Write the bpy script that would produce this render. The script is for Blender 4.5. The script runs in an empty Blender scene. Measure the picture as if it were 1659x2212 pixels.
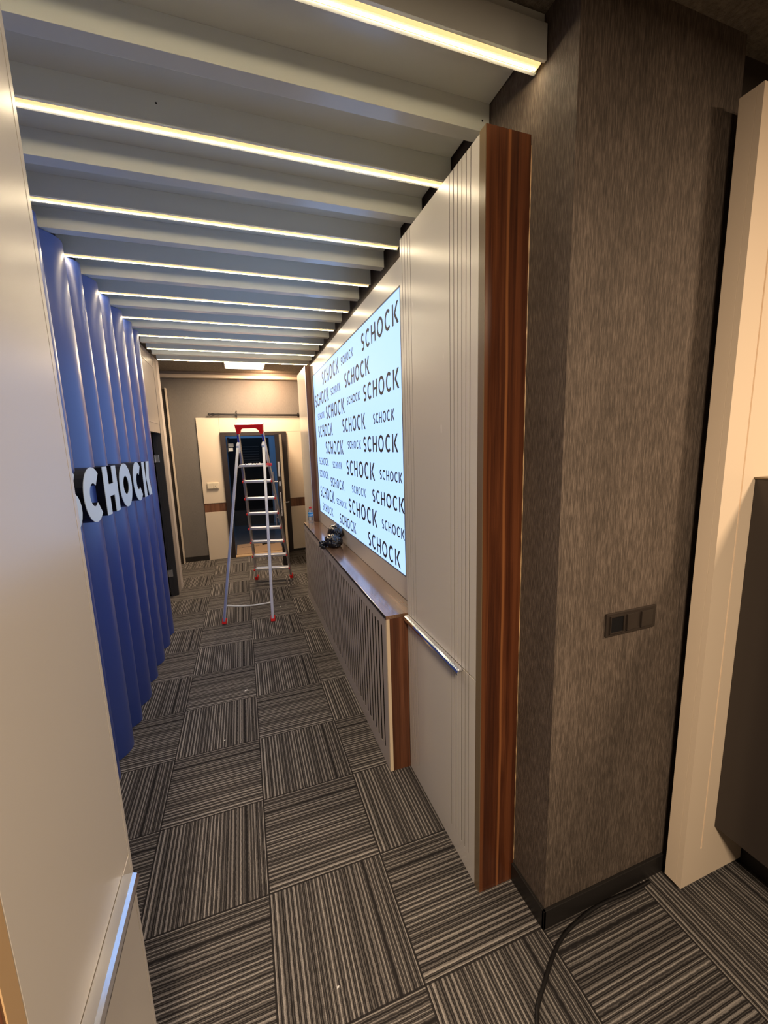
import bpy, bmesh, math, random
from mathutils import Matrix, Vector
random.seed(7)
scene = bpy.context.scene
C = scene.collection

# ---------------------------------------------------------------- camera
F_PX = 877.1836
R = [[0.94386108, -0.08093959, 0.32027338],
     [-0.3289885, -0.14261914, 0.93350219],
     [-0.02988017, -0.98646265, -0.16124085]]
CAM_H = 1.87919
cam_d = bpy.data.cameras.new('camera')
cam = bpy.data.objects.new('camera', cam_d)
C.objects.link(cam)
cam_d.sensor_fit = 'VERTICAL'
cam_d.sensor_height = 36.0
cam_d.lens = F_PX / 2212 * 36.0
cam_d.clip_start = 0.01
M = Matrix.Identity(4)
for r in range(3):
    M[r][0] = R[r][0]; M[r][1] = -R[r][1]; M[r][2] = -R[r][2]
M.translation = Vector((0, 0, CAM_H))
cam.matrix_world = M
scene.camera = cam

# ---------------------------------------------------------------- world, exposure
w = bpy.data.worlds.new('world'); scene.world = w; w.use_nodes = True
w.node_tree.nodes['Background'].inputs[0].default_value = (1.0, 0.86, 0.7, 1)
w.node_tree.nodes['Background'].inputs[1].default_value = 0.10
scene.view_settings.view_transform = 'Standard'
scene.view_settings.look = 'None'
scene.view_settings.exposure = 0.50
scene.view_settings.gamma = 1.0
scene.view_settings.use_curve_mapping = False
scene.cycles.use_denoising = True
scene.cycles.max_bounces = 10
scene.cycles.diffuse_bounces = 5
scene.cycles.sample_clamp_indirect = 4.0

LED_STRENGTH = 48.0
LED_COLOR = (1.0, 0.82, 0.54)
SCREEN_COLOR = (0.40, 0.61, 1.08)
SCREEN_STRENGTH = 1.0


def area_light(name, loc, size, energy, color, size_y=None, rot=(0, 0, 0)):
    d = bpy.data.lights.new(name, 'AREA')
    d.energy = energy; d.color = color; d.size = size
    if size_y:
        d.shape = 'RECTANGLE'; d.size_y = size_y
    o = bpy.data.objects.new(name, d); C.objects.link(o)
    o.location = loc; o.rotation_euler = rot
    return o


# ceiling lamps of the room behind the photographer and the one at the corridor's end
area_light('room_ceiling_light', (2.6, -0.75, 3.10), 0.4, 64, (1.0, 0.73, 0.49))
area_light('room_ceiling_light', (-0.15, -1.30, 3.10), 0.5, 112, (1.0, 0.77, 0.55))
area_light('corridor_ceiling_light', (0.155, 6.68, 3.118), 0.5, 40, (1.0, 0.74, 0.48))
area_light('end_wall_glow_light', (0.50, 7.05, 3.08), 0.10, 13, (1.0, 0.60, 0.34), rot=(math.radians(38), 0, 0))  # added without a fixture to make the warm glow on the end wall
area_light('next_room_fill_light', (0.2, 9.6, 2.9), 0.6, 8, (0.35, 0.62, 1.0))  # added bluish fill for the next room, no known lamp there


# ---------------------------------------------------------------- materials
def mat(name, color, rough=0.5, metal=0.0, spec=0.5, coat=0.0, emit=None, estr=0.0, trans=0.0, ior=1.45):
    m = bpy.data.materials.new(name); m.use_nodes = True
    b = m.node_tree.nodes['Principled BSDF']
    b.inputs['Base Color'].default_value = (*color, 1)
    b.inputs['Roughness'].default_value = rough
    b.inputs['Metallic'].default_value = metal
    b.inputs['Specular IOR Level'].default_value = spec
    b.inputs['Coat Weight'].default_value = coat
    b.inputs['IOR'].default_value = ior
    b.inputs['Transmission Weight'].default_value = trans
    if emit:
        b.inputs['Emission Color'].default_value = (*emit, 1)
        b.inputs['Emission Strength'].default_value = estr
    return m


def N(m, t, **kw):
    n = m.node_tree.nodes.new(t)
    for k, v in kw.items():
        if k.startswith('i_'):
            key = k[2:]
            n.inputs[int(key) if key.isdigit() else key].default_value = v
        else:
            setattr(n, k, v)
    return n


def L(m, a, b):
    m.node_tree.links.new(a, b)


def bsdf(m):
    return m.node_tree.nodes['Principled BSDF']


def ramp(m, stops):
    n = N(m, 'ShaderNodeValToRGB')
    e = n.color_ramp.elements
    while len(e) < len(stops):
        e.new(0.5)
    for i, (p, c) in enumerate(stops):
        e[i].position = p; e[i].color = (*c, 1)
    return n


def coords(m, scale=(1, 1, 1), kind='Object'):
    tc = N(m, 'ShaderNodeTexCoord')
    mp = N(m, 'ShaderNodeMapping')
    mp.inputs['Scale'].default_value = scale
    L(m, tc.outputs[kind], mp.inputs['Vector'])
    return mp.outputs['Vector']


def laminate(name, color, rough=0.32, spec=0.5, coat=0.0):
    m = mat(name, color, rough, 0, spec, coat)
    v = coords(m, (6, 6, 2))
    n = N(m, 'ShaderNodeTexNoise', i_Scale=3.0, i_Detail=4.0)
    L(m, v, n.inputs['Vector'])
    mr = N(m, 'ShaderNodeMapRange'); mr.inputs[3].default_value = rough - 0.008; mr.inputs[4].default_value = rough + 0.008
    L(m, n.outputs[0], mr.inputs[0]); L(m, mr.outputs[0], bsdf(m).inputs['Roughness'])
    n2 = N(m, 'ShaderNodeTexNoise', i_Scale=400.0, i_Detail=2.0)
    L(m, v, n2.inputs['Vector'])
    bp = N(m, 'ShaderNodeBump', i_Strength=0.02, i_Distance=0.0003)
    L(m, n2.outputs[0], bp.inputs['Height']); L(m, bp.outputs[0], bsdf(m).inputs['Normal'])
    return m


def wood(name, c_dark, c_mid, c_light, grain='z', rough=0.3, freq=16.0, streaks=()):
    """grain runs along one axis; streaks: (axis index, position, halfwidth, color) that are in the veneer"""
    m = mat(name, c_mid, rough, 0, 0.5)
    s = {'z': (freq, freq, 0.55), 'y': (freq, 0.55, freq), 'x': (0.55, freq, freq)}[grain]
    v = coords(m, s)
    n1 = N(m, 'ShaderNodeTexNoise', i_Scale=1.0, i_Detail=6.0, i_Roughness=0.62)
    n1.inputs['Distortion'].default_value = 0.6
    L(m, v, n1.inputs['Vector'])
    r = ramp(m, [(0.30, c_dark), (0.5, c_mid), (0.72, c_light)])
    L(m, n1.outputs[0], r.inputs[0])
    s2 = tuple(k * 9 for k in s)
    v2 = coords(m, s2)
    n2 = N(m, 'ShaderNodeTexNoise', i_Scale=1.0, i_Detail=3.0)
    L(m, v2, n2.inputs['Vector'])
    mx = N(m, 'ShaderNodeMix', data_type='RGBA', blend_type='MULTIPLY')
    mx.inputs[0].default_value = 0.55
    r2 = ramp(m, [(0.35, (0.55, 0.5, 0.48)), (0.6, (1, 1, 1))])
    L(m, n2.outputs[0], r2.inputs[0])
    L(m, r.outputs[0], mx.inputs[6]); L(m, r2.outputs[0], mx.inputs[7])
    out = mx.outputs[2]
    if streaks:
        tc = N(m, 'ShaderNodeTexCoord'); sp = N(m, 'ShaderNodeSeparateXYZ')
        L(m, tc.outputs['Object'], sp.inputs[0])
        wn = N(m, 'ShaderNodeTexNoise', i_Scale=2.0, i_Detail=1.0)
        L(m, tc.outputs['Object'], wn.inputs['Vector'])
        for ax, pos, hw, col in streaks:
            a = N(m, 'ShaderNodeMath', operation='MULTIPLY_ADD'); a.inputs[1].default_value = 0.02; 
            L(m, wn.outputs[0], a.inputs[0]); L(m, sp.outputs[ax], a.inputs[2])
            d = N(m, 'ShaderNodeMath', operation='SUBTRACT'); d.inputs[1].default_value = pos + 0.01
            L(m, a.outputs[0], d.inputs[0])
            ab = N(m, 'ShaderNodeMath', operation='ABSOLUTE'); L(m, d.outputs[0], ab.inputs[0])
            mr = N(m, 'ShaderNodeMapRange'); mr.inputs[1].default_value = hw * 0.4; mr.inputs[2].default_value = hw
            mr.inputs[3].default_value = 0.75; mr.inputs[4].default_value = 0.0
            L(m, ab.outputs[0], mr.inputs[0])
            mm = N(m, 'ShaderNodeMix', data_type='RGBA')
            L(m, mr.outputs[0], mm.inputs[0]); L(m, out, mm.inputs[6]); mm.inputs[7].default_value = (*col, 1)
            out = mm.outputs[2]
    L(m, out, bsdf(m).inputs['Base Color'])
    bp = N(m, 'ShaderNodeBump', i_Strength=0.08, i_Distance=0.002)
    L(m, n2.outputs[0], bp.inputs['Height']); L(m, bp.outputs[0], bsdf(m).inputs['Normal'])
    return m


def wallpaper(name, c0, c1, c2, bump=0.6):
    m = mat(name, c1, 0.68, 0, 0.35)
    v = coords(m, (330, 330, 26))
    n1 = N(m, 'ShaderNodeTexNoise', i_Scale=1.0, i_Detail=3.0, i_Roughness=0.55)
    L(m, v, n1.inputs['Vector'])
    v2 = coords(m, (9, 9, 3.0))
    n2 = N(m, 'ShaderNodeTexNoise', i_Scale=1.0, i_Detail=3.0)
    L(m, v2, n2.inputs['Vector'])
    add = N(m, 'ShaderNodeMath', operation='MULTIPLY_ADD'); add.inputs[1].default_value = 0.22
    L(m, n2.outputs[0], add.inputs[0]); L(m, n1.outputs[0], add.inputs[2])
    r = ramp(m, [(0.42, c0), (0.62, c1), (0.84, c2)])
    L(m, add.outputs[0], r.inputs[0]); L(m, r.outputs[0], bsdf(m).inputs['Base Color'])
    v3 = coords(m, (230, 230, 45))
    n3 = N(m, 'ShaderNodeTexNoise', i_Scale=1.0, i_Detail=2.0); n3.inputs['Distortion'].default_value = 1.2
    L(m, v3, n3.inputs['Vector'])
    bp = N(m, 'ShaderNodeBump', i_Strength=bump, i_Distance=0.003)
    L(m, n3.outputs[0], bp.inputs['Height']); L(m, bp.outputs[0], bsdf(m).inputs['Normal'])
    return m


def carpet():
    m = mat('carpet_tiles', (0.06, 0.055, 0.05), 0.95, 0, 0.1)
    tc = N(m, 'ShaderNodeTexCoord'); sp = N(m, 'ShaderNodeSeparateXYZ')
    L(m, tc.outputs['Object'], sp.inputs[0])

    def mth(op, a, b=None, c=None):
        n = N(m, 'ShaderNodeMath', operation=op)
        for i, q in enumerate((a, b, c)):
            if q is None:
                continue
            if isinstance(q, (int, float)):
                n.inputs[i].default_value = q
            else:
                L(m, q, n.inputs[i])
        return n.outputs[0]
    U = mth('MULTIPLY_ADD', sp.outputs[0], 2.0, 0.0776)
    V = mth('MULTIPLY_ADD', sp.outputs[1], 2.0, -4.0989)
    iu, iv = mth('FLOOR', U), mth('FLOOR', V)
    fu, fv = mth('SUBTRACT', U, iu), mth('SUBTRACT', V, iv)
    par = mth('ABSOLUTE', mth('MODULO', mth('ADD', iu, iv), 2.0))          # 0: stripes run along y
    inv = mth('SUBTRACT', 1.0, par)
    s = mth('ADD', mth('MULTIPLY', fu, inv), mth('MULTIPLY', fv, par))      # across the stripes
    t = mth('ADD', mth('MULTIPLY', fv, inv), mth('MULTIPLY', fu, par))      # along
    tid = mth('MULTIPLY_ADD', iu, 3.7, mth('MULTIPLY', iv, 7.3))
    # wobble along the yarn
    cw = N(m, 'ShaderNodeCombineXYZ'); L(m, mth('MULTIPLY', s, 30.0), cw.inputs[0]); L(m, mth('MULTIPLY', t, 26.0), cw.inputs[1]); L(m, tid, cw.inputs[2])
    nw = N(m, 'ShaderNodeTexNoise', i_Scale=1.0, i_Detail=2.0); L(m, cw.outputs[0], nw.inputs['Vector'])
    n1d = N(m, 'ShaderNodeTexNoise', noise_dimensions='1D', i_Scale=17.0, i_Detail=1.0)
    L(m, s, n1d.inputs['W'])
    s2 = mth('ADD', s, mth('MULTIPLY', mth('SUBTRACT', nw.outputs[0], 0.5), 0.008))
    s2 = mth('ADD', s2, mth('MULTIPLY', mth('SUBTRACT', n1d.outputs[0], 0.5), 0.036))
    # strength of each yarn
    yidx = mth('FLOOR', mth('MULTIPLY', s2, 28.0))
    wnz = N(m, 'ShaderNodeTexWhiteNoise', noise_dimensions='2D')
    cy = N(m, 'ShaderNodeCombineXYZ'); L(m, yidx, cy.inputs[0]); L(m, mth('MULTIPLY', tid, 0.0), cy.inputs[1])
    L(m, cy.outputs[0], wnz.inputs['Vector'])
    tri = mth('PINGPONG', mth('MULTIPLY', s2, 56.0), 1.0)
    line = mth('POWER', tri, 2.8)
    val = mth('MULTIPLY', line, mth('MULTIPLY_ADD', wnz.outputs[0], 0.66, 0.28))
    # secondary thin yarns
    tri2 = mth('POWER', mth('PINGPONG', mth('MULTIPLY_ADD', s2, 172.0, 0.4), 1.0), 2.0)
    val = mth('ADD', val, mth('MULTIPLY', tri2, 0.30))
    fz = N(m, 'ShaderNodeTexNoise', i_Scale=420.0, i_Detail=3.0, i_Roughness=0.7); L(m, tc.outputs['Object'], fz.inputs['Vector'])
    val = mth('MULTIPLY', val, mth('MULTIPLY_ADD', fz.outputs[0], 2.2, -0.12))
    # tile seams
    e1 = mth('MINIMUM', fu, mth('SUBTRACT', 1.0, fu)); e2 = mth('MINIMUM', fv, mth('SUBTRACT', 1.0, fv))
    edge = mth('GREATER_THAN', mth('MINIMUM', e1, e2), 0.007)
    val = mth('MULTIPLY', val, mth('MULTIPLY_ADD', edge, 0.8, 0.2))
    r = ramp(m, [(0.0, (0.020, 0.018, 0.018)), (0.16, (0.055, 0.050, 0.048)), (0.36, (0.180, 0.165, 0.153)), (0.80, (0.47, 0.435, 0.40))])
    L(m, val, r.inputs[0]); L(m, r.outputs[0], bsdf(m).inputs['Base Color'])
    bp = N(m, 'ShaderNodeBump', i_Strength=0.7, i_Distance=0.004)
    L(m, val, bp.inputs['Height']); L(m, bp.outputs[0], bsdf(m).inputs['Normal'])
    return m


def rough_plaster(name, c0, c1):
    m = mat(name, c0, 0.9, 0, 0.2)
    v = coords(m, (60, 60, 60))
    n = N(m, 'ShaderNodeTexNoise', i_Scale=1.0, i_Detail=6.0, i_Roughness=0.7); L(m, v, n.inputs['Vector'])
    r = ramp(m, [(0.35, c0), (0.65, c1)]); L(m, n.outputs[0], r.inputs[0]); L(m, r.outputs[0], bsdf(m).inputs['Base Color'])
    bp = N(m, 'ShaderNodeBump', i_Strength=1.0, i_Distance=0.02)
    L(m, n.outputs[0], bp.inputs['Height']); L(m, bp.outputs[0], bsdf(m).inputs['Normal'])
    return m


M_WHITE = laminate('cream_laminate', (0.76, 0.72, 0.65), 0.27)
bsdf(M_WHITE).inputs['Coat Weight'].default_value = 0.5
bsdf(M_WHITE).inputs['Coat Roughness'].default_value = 0.22
M_PALE = laminate('warm_cream_laminate', (0.72, 0.62, 0.50), 0.35)
M_BEAM = laminate('beam_laminate', (0.80, 0.83, 0.77), 0.20, 0.8)
M_TAUPE = laminate('taupe_laminate', (0.30, 0.26, 0.23), 0.38)
M_GRILLE = laminate('grille_laminate', (0.54, 0.48, 0.43), 0.38)
M_PEACH = laminate('peach_cream_laminate', (0.86, 0.72, 0.55), 0.33)
M_MDF = laminate('cream_edge', (0.80, 0.66, 0.47), 0.5)
M_WALNUT = wood('walnut_red', (0.036, 0.011, 0.006), (0.105, 0.032, 0.013), (0.24, 0.082, 0.030), 'z', 0.28, 22.0,
                streaks=((0, 0.004, 0.007, (0.34, 0.13, 0.045)), (0, -0.078, 0.012, (0.16, 0.055, 0.02)), (0, 0.055, 0.010, (0.14, 0.045, 0.018))))
M_WALNUT2 = wood('walnut_side', (0.06, 0.022, 0.012), (0.14, 0.052, 0.025), (0.24, 0.10, 0.05), 'z', 0.35, 26.0)
M_TOP = wood('walnut_top', (0.13, 0.07, 0.04), (0.22, 0.125, 0.072), (0.34, 0.21, 0.13), 'y', 0.16, 14.0)
bsdf(M_TOP).inputs['Coat Weight'].default_value = 1.0
bsdf(M_TOP).inputs['Coat Roughness'].default_value = 0.14
M_BAND = wood('walnut_band', (0.06, 0.025, 0.015), (0.15, 0.065, 0.035), (0.26, 0.12, 0.065), 'z', 0.4, 14.0)
M_EDGE = laminate('bronze_edge_band', (0.20, 0.145, 0.085), 0.25)
M_GOLDEDGE = laminate('tan_edge_band', (0.62, 0.42, 0.22), 0.4)
M_WALLP = wallpaper('wallpaper_brown', (0.062, 0.049, 0.039), (0.112, 0.087, 0.069), (0.205, 0.162, 0.130))
M_WALLP2 = wallpaper('wallpaper_grey', (0.15, 0.14, 0.13), (0.175, 0.162, 0.15), (0.205, 0.19, 0.175), 0.2)
M_DARKWALL = laminate('dark_brown_wall', (0.055, 0.042, 0.033), 0.55)
M_BLACKBASE = laminate('black_baseboard', (0.018, 0.016, 0.015), 0.45)
M_PLASTER = rough_plaster('rough_plaster', (0.24, 0.215, 0.175), (0.42, 0.37, 0.30))
M_CARPET = carpet()
M_CHROME = mat('chrome', (0.82, 0.83, 0.86), 0.12, 1.0)
M_ALU = mat('brushed_aluminium', (0.72, 0.74, 0.80), 0.30, 1.0)
M_ALU2 = mat('aluminium_tread', (0.78, 0.77, 0.76), 0.38, 0.85)
M_RED = mat('red_plastic', (0.72, 0.012, 0.012), 0.35)
M_BLUESTICK = mat('blue_sticker', (0.015, 0.03, 0.35), 0.4)
M_BLACK = mat('black_plastic', (0.008, 0.008, 0.009), 0.5, spec=0.3)
M_DARKBROWN = laminate('dark_brown_plastic', (0.035, 0.027, 0.022), 0.35)
M_DOORFRAME = laminate('dark_steel_frame', (0.026, 0.019, 0.019), 0.4)
M_CABDARK = laminate('dark_cabinet_laminate', (0.040, 0.032, 0.028), 0.30)
M_BLUEWAVE = laminate('blue_wave_lacquer', (0.030, 0.066, 0.29), 0.33, 0.8, 0.9)
bsdf(M_BLUEWAVE).inputs['Coat Roughness'].default_value = 0.30
M_LETTERFACE = mat('letter_face_white', (0.72, 0.84, 0.93), 0.4)
M_LETTERSIDE = mat('letter_side_black', (0.004, 0.004, 0.006), 0.35)
M_PRINT = mat('printed_grey_brown', (0.060, 0.050, 0.058), 0.6)
M_SCREEN = mat('backlit_screen', (0.02, 0.02, 0.02), 0.55, spec=0.15, emit=SCREEN_COLOR, estr=SCREEN_STRENGTH)
M_LED = mat('led_diffuser', (0.9, 0.8, 0.6), 0.5, emit=LED_COLOR, estr=LED_STRENGTH)
M_LEDCH = mat('led_glow_rim', (0.8, 0.6, 0.3), 0.5, emit=(1.0, 0.66, 0.28), estr=0.85)  # emission imitates the yellow glow the strip throws on its channel
M_PANELLIGHT = mat('light_panel_diffuser', (0.9, 0.9, 0.9), 0.5, emit=(1.0, 0.88, 0.72), estr=5.0)
M_LAMPWHITE = mat('lamp_frame_white', (0.8, 0.8, 0.78), 0.4)
M_PAINTBLUE = laminate('pale_blue_paint', (0.30, 0.45, 0.62), 0.6)
M_NEXTFLOOR = laminate('next_room_tile', (0.10, 0.10, 0.11), 0.25)
M_GREYDARK = laminate('dark_grey_jamb', (0.055, 0.052, 0.052), 0.4)
M_GLASS = mat('grey_glass', (0.62, 0.70, 0.68), 0.03, trans=1.0)
M_CARD = laminate('cardboard', (0.42, 0.27, 0.15), 0.8)
M_CREAMPLASTIC = mat('cream_plastic', (0.72, 0.64, 0.50), 0.35)
M_WHITEPLASTIC = mat('white_plastic', (0.75, 0.78, 0.80), 0.35)
M_BRASS = mat('brass', (0.75, 0.52, 0.22), 0.3, 1.0)
M_PET = mat('clear_plastic', (0.88, 0.94, 1.0), 0.05, trans=0.9, ior=1.3)
M_LABEL = mat('blue_label', (0.03, 0.28, 0.65), 0.4)
M_LABELW = mat('white_label', (0.8, 0.85, 0.9), 0.4)
M_PAPER = mat('white_paper', (0.8, 0.8, 0.78), 0.7)
M_CABLE = mat('black_rubber', (0.010, 0.009, 0.009), 0.45)


def bag_mat():
    m = mat('black_polythene', (0.010, 0.011, 0.014), 0.16, 0, 0.7)
    v = coords(m, (16, 16, 16))
    vo = N(m, 'ShaderNodeTexVoronoi', i_Scale=1.0); vo.feature = 'SMOOTH_F1'
    n = N(m, 'ShaderNodeTexNoise', i_Scale=0.8, i_Detail=2.0); n.inputs['Distortion'].default_value = 2.0
    L(m, v, n.inputs['Vector'])
    bp = N(m, 'ShaderNodeBump', i_Strength=0.5, i_Distance=0.02)
    L(m, n.outputs[0], bp.inputs['Height']); L(m, bp.outputs[0], bsdf(m).inputs['Normal'])
    return m


M_BAG = bag_mat()
M_VOID = mat('slot_black', (0.004, 0.004, 0.004), 1.0, spec=0.0)
M_VOID2 = mat('groove_brown', (0.035, 0.026, 0.020), 1.0, spec=0.0)


# ---------------------------------------------------------------- mesh helpers
def box(bm, x0, x1, y0, y1, z0, z1):
    vs = [bm.verts.new((x, y, z)) for x in (x0, x1) for y in (y0, y1) for z in (z0, z1)]
    q = [(0, 1, 3, 2), (4, 6, 7, 5), (0, 4, 5, 1), (2, 3, 7, 6), (0, 2, 6, 4), (1, 5, 7, 3)]
    return [bm.faces.new([vs[i] for i in f]) for f in q]


def BX(*boxes):
    bm = bmesh.new()
    for b in boxes:
        box(bm, *b)
    return bm


def prism(bm, pts, axis, a, b):
    """extrude a 2D polygon (in the other two axes, in order) from a to b along axis"""
    def P(p, t):
        return {'x': (t, p[0], p[1]), 'y': (p[0], t, p[1]), 'z': (p[0], p[1], t)}[axis]
    v0 = [bm.verts.new(P(p, a)) for p in pts]
    v1 = [bm.verts.new(P(p, b)) for p in pts]
    n = len(pts)
    bm.faces.new(v0); bm.faces.new(v1[::-1])
    for i in range(n):
        j = (i + 1) % n
        bm.faces.new([v0[i], v1[i], v1[j], v0[j]])


def bar(bm, p, q, w, d, side=(1, 0, 0)):
    """rectangular bar from p to q; w along side, d along the third direction"""
    p, q = Vector(p), Vector(q)
    ax = (q - p).normalized(); s = Vector(side); s = (s - ax * s.dot(ax)).normalized(); t = ax.cross(s)
    vs = []
    for c in (p, q):
        for a, b in ((-1, -1), (1, -1), (1, 1), (-1, 1)):
            vs.append(bm.verts.new(c + s * a * w / 2 + t * b * d / 2))
    for f in ((3, 2, 1, 0), (4, 5, 6, 7), (0, 1, 5, 4), (1, 2, 6, 5), (2, 3, 7, 6), (3, 0, 4, 7)):
        bm.faces.new([vs[i] for i in f])


def tube(bm, pts, r, seg=10, caps=True):
    pts = [Vector(p) for p in pts]
    rings = []
    up = Vector((0, 0, 1))
    for i, p in enumerate(pts):
        a = pts[max(0, i - 1)]; b = pts[min(len(pts) - 1, i + 1)]
        t = (b - a).normalized()
        u = up if abs(t.z) < 0.9 else Vector((1, 0, 0))
        s = t.cross(u).normalized(); v = s.cross(t)
        rr = r[i] if isinstance(r, (list, tuple)) else r
        rings.append([bm.verts.new(p + (s * math.cos(k * 2 * math.pi / seg) + v * math.sin(k * 2 * math.pi / seg)) * rr) for k in range(seg)])
    for A, B in zip(rings, rings[1:]):
        for k in range(seg):
            bm.faces.new([A[k], A[(k + 1) % seg], B[(k + 1) % seg], B[k]])
    if caps:
        bm.faces.new(rings[0][::-1]); bm.faces.new(rings[-1])


def lathe(bm, prof, cx, cy, z0, seg=24):
    rings = []
    for r, z in prof:
        rings.append([bm.verts.new((cx + r * math.cos(k * 2 * math.pi / seg), cy + r * math.sin(k * 2 * math.pi / seg), z0 + z)) for k in range(seg)])
    for A, B in zip(rings, rings[1:]):
        for k in range(seg):
            bm.faces.new([A[k], A[(k + 1) % seg], B[(k + 1) % seg], B[k]])
    bm.faces.new(rings[0][::-1]); bm.faces.new(rings[-1])


def smooth_path(pts, n=8):
    pts = [Vector(p) for p in pts]
    out = []
    for i in range(len(pts) - 1):
        p0 = pts[max(i - 1, 0)]; p1 = pts[i]; p2 = pts[i + 1]; p3 = pts[min(i + 2, len(pts) - 1)]
        for k in range(n):
            t = k / n
            out.append(0.5 * ((2 * p1) + (p2 - p0) * t + (2 * p0 - 5 * p1 + 4 * p2 - p3) * t * t + (3 * p1 - p0 - 3 * p2 + p3) * t ** 3))
    out.append(pts[-1])
    return out


def root_loc(o):
    v = Vector((0, 0, 0))
    while o:
        v += Vector(o.location); o = o.parent
    return v


def obj(name, bm, m, parent=None, bevel=0.0, smooth=False):
    """link bm (given in world coordinates) as one mesh object"""
    bmesh.ops.recalc_face_normals(bm, faces=bm.faces)
    if parent:
        off = root_loc(parent)
        if off.length:
            bmesh.ops.translate(bm, verts=bm.verts, vec=-off)
    me = bpy.data.meshes.new(name); bm.to_mesh(me); bm.free()
    if m:
        me.materials.append(m)
    if smooth:
        for p in me.polygons:
            p.use_smooth = True
        try:
            me.set_sharp_from_angle(angle=math.radians(40))
        except Exception:
            pass
    o = bpy.data.objects.new(name, me); C.objects.link(o)
    if parent:
        o.parent = parent
    if bevel:
        b = o.modifiers.new('bevel', 'BEVEL'); b.width = bevel; b.segments = 2; b.limit_method = 'ANGLE'
    return o


def thing(name, label, cat, loc=(0, 0, 0), group=None):
    o = bpy.data.objects.new(name, None); C.objects.link(o)
    o.location = loc; o.empty_display_size = 0.1
    return tag(o, label, cat, group)


def tag(o, label, cat, group=None):
    o['label'] = label; o['category'] = cat
    if group:
        o['group'] = group
    return o


def struct(name, bm, m, parent=None, bevel=0.0):
    o = obj(name, bm, m, parent, bevel)
    if parent is None:
        o['kind'] = 'structure'
    return o


def copy_tree(o, parent=None):
    c = o.copy(); C.objects.link(c); c.parent = parent
    for ch in list(o.children):
        copy_tree(ch, c)
    return c


# ---------------------------------------------------------------- the setting
CEIL = 3.145
struct('floor', BX((-4.5, 4.5, -5.0, 7.60, -0.05, 0.0)), M_CARPET)
struct('floor.001', BX((-2.0, 2.5, 7.60, 10.8, -0.05, -0.002)), M_NEXTFLOOR)
struct('ceiling', BX((-4.5, 4.5, -5.0, 7.60, CEIL, CEIL + 0.05)), M_PLASTER)
struct('ceiling.001', BX((-2.0, 2.5, 7.60, 10.8, 3.0, 3.05)), M_PAINTBLUE)
# plaster box above the corridor mouth, cream boards between the beams
struct('trim_1', BX((-0.885, 0.965, 1.19, 5.87, 3.105, 3.140)), M_BEAM)
struct('wall_right', BX((0.97, 1.64, 1.05, 1.52, 0, CEIL)), M_WALLP)
struct('wall_right.001', BX((0.985, 1.15, 1.52, 5.95, 0, CEIL)), M_DARKWALL)
struct('wall_right.002', BX((1.07, 1.20, 5.95, 7.52, 0, CEIL)), M_WALLP2)
struct('wall_right_recess', BX((1.645, 4.5, 1.10, 1.20, 0, CEIL)), M_DARKWALL)
struct('wall_outer_right', BX((4.4, 4.5, -5.0, 1.10, 0, CEIL)), M_WALLP2)
struct('wall_rear', BX((-4.5, 4.5, -5.1, -5.0, 0, CEIL)), M_WALLP2)
struct('wall_outer_left', BX((-4.5, -4.4, -5.0, 7.52, 0, CEIL)), M_WALLP2)
struct('wall_left', BX((-1.05, -0.935, 0.50, 4.75, 0, CEIL)), M_DARKWALL)
struct('wall_left.001', BX((-4.4, -1.05, 0.50, 0.60, 0, CEIL)), M_WALLP2)
struct('wall_left.002', BX((-1.55, -1.45, 6.20, 7.52, 0, CEIL)), M_WALLP2)
struct('wall_left.003', BX((-4.4, -0.99, 6.10, 6.20, 0, CEIL)), M_WALLP2)
# end wall with its doorway
wbm = bmesh.new()
prism(wbm, [(-4.4, 0), (-0.30, 0), (-0.30, 2.16), (0.76, 2.16), (0.76, 0), (1.3, 0), (1.3, CEIL), (-4.4, CEIL)], 'y', 7.521, 7.62)
struct('wall_end', wbm, M_WALLP2)
struct('wall_next_room', BX((-2.0, -1.9, 7.62, 10.8, 0, 3.0), (2.4, 2.5, 7.62, 10.8, 0, 3.0), (-2.0, 2.5, 10.7, 10.8, 0, 3.0)), M_PAINTBLUE)
# baseboards
struct('baseboard_column', BX((0.958, 0.970, 1.038, 1.24, 0, 0.085), (0.958, 1.60, 1.038, 1.05, 0, 0.085)), M_BLACKBASE, bevel=0.002)
struct('baseboard_end', BX((-1.45, -0.675, 7.505, 7.52, 0, 0.085)), M_BLACKBASE)
struct('baseboard_end.001', BX((0.775, 1.06, 7.50, 7.52, 0, 0.04)), M_BLACKBASE)
# cornice on the end wall: two stepped boards
struct('trim_2', BX((-1.45, 1.07, 7.44, 7.52, 3.10, CEIL)), M_TAUPE)
struct('trim_3', BX((-1.45, 1.07, 7.40, 7.52, 3.052, 3.100)), M_PALE)
# cladding of the left wall around the glass door
struct('trim_4', BX((-0.985, -0.935, 4.75, 5.82, 2.115, 3.05), (-0.985, -0.93, 5.82, 6.02, 0.0, 3.05)), M_TAUPE, bevel=0.002)
struct('trim_5', BX((-0.935, -0.930, 4.76, 5.80, 2.905, 2.912), (-0.935, -0.930, 4.76, 5.80, 2.225, 2.230),
                    (-0.985, -0.928, 6.021, 6.20, 0.0, 3.05)), M_GRILLE)

# ---------------------------------------------------------------- ceiling beams
BX0, BX1 = -0.885, 0.965
ZB, ZT = 3.010, 3.105
led_y = [1.175, 1.773, 2.370, 2.950, 3.535, 4.110, 4.685, 5.240, 5.820]
ordinal = ['first', 'second', 'third', 'fourth', 'fifth', 'sixth', 'seventh', 'eighth', 'ninth']


def screw_dots(parent, y, xs, z):
    for x in xs:
        bm = bmesh.new()
        tube(bm, [(x, y - 0.0008, z), (x, y + 0.001, z)], 0.0035, 10)
        obj('screw_hole', bm, M_BLACK, parent)


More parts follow.
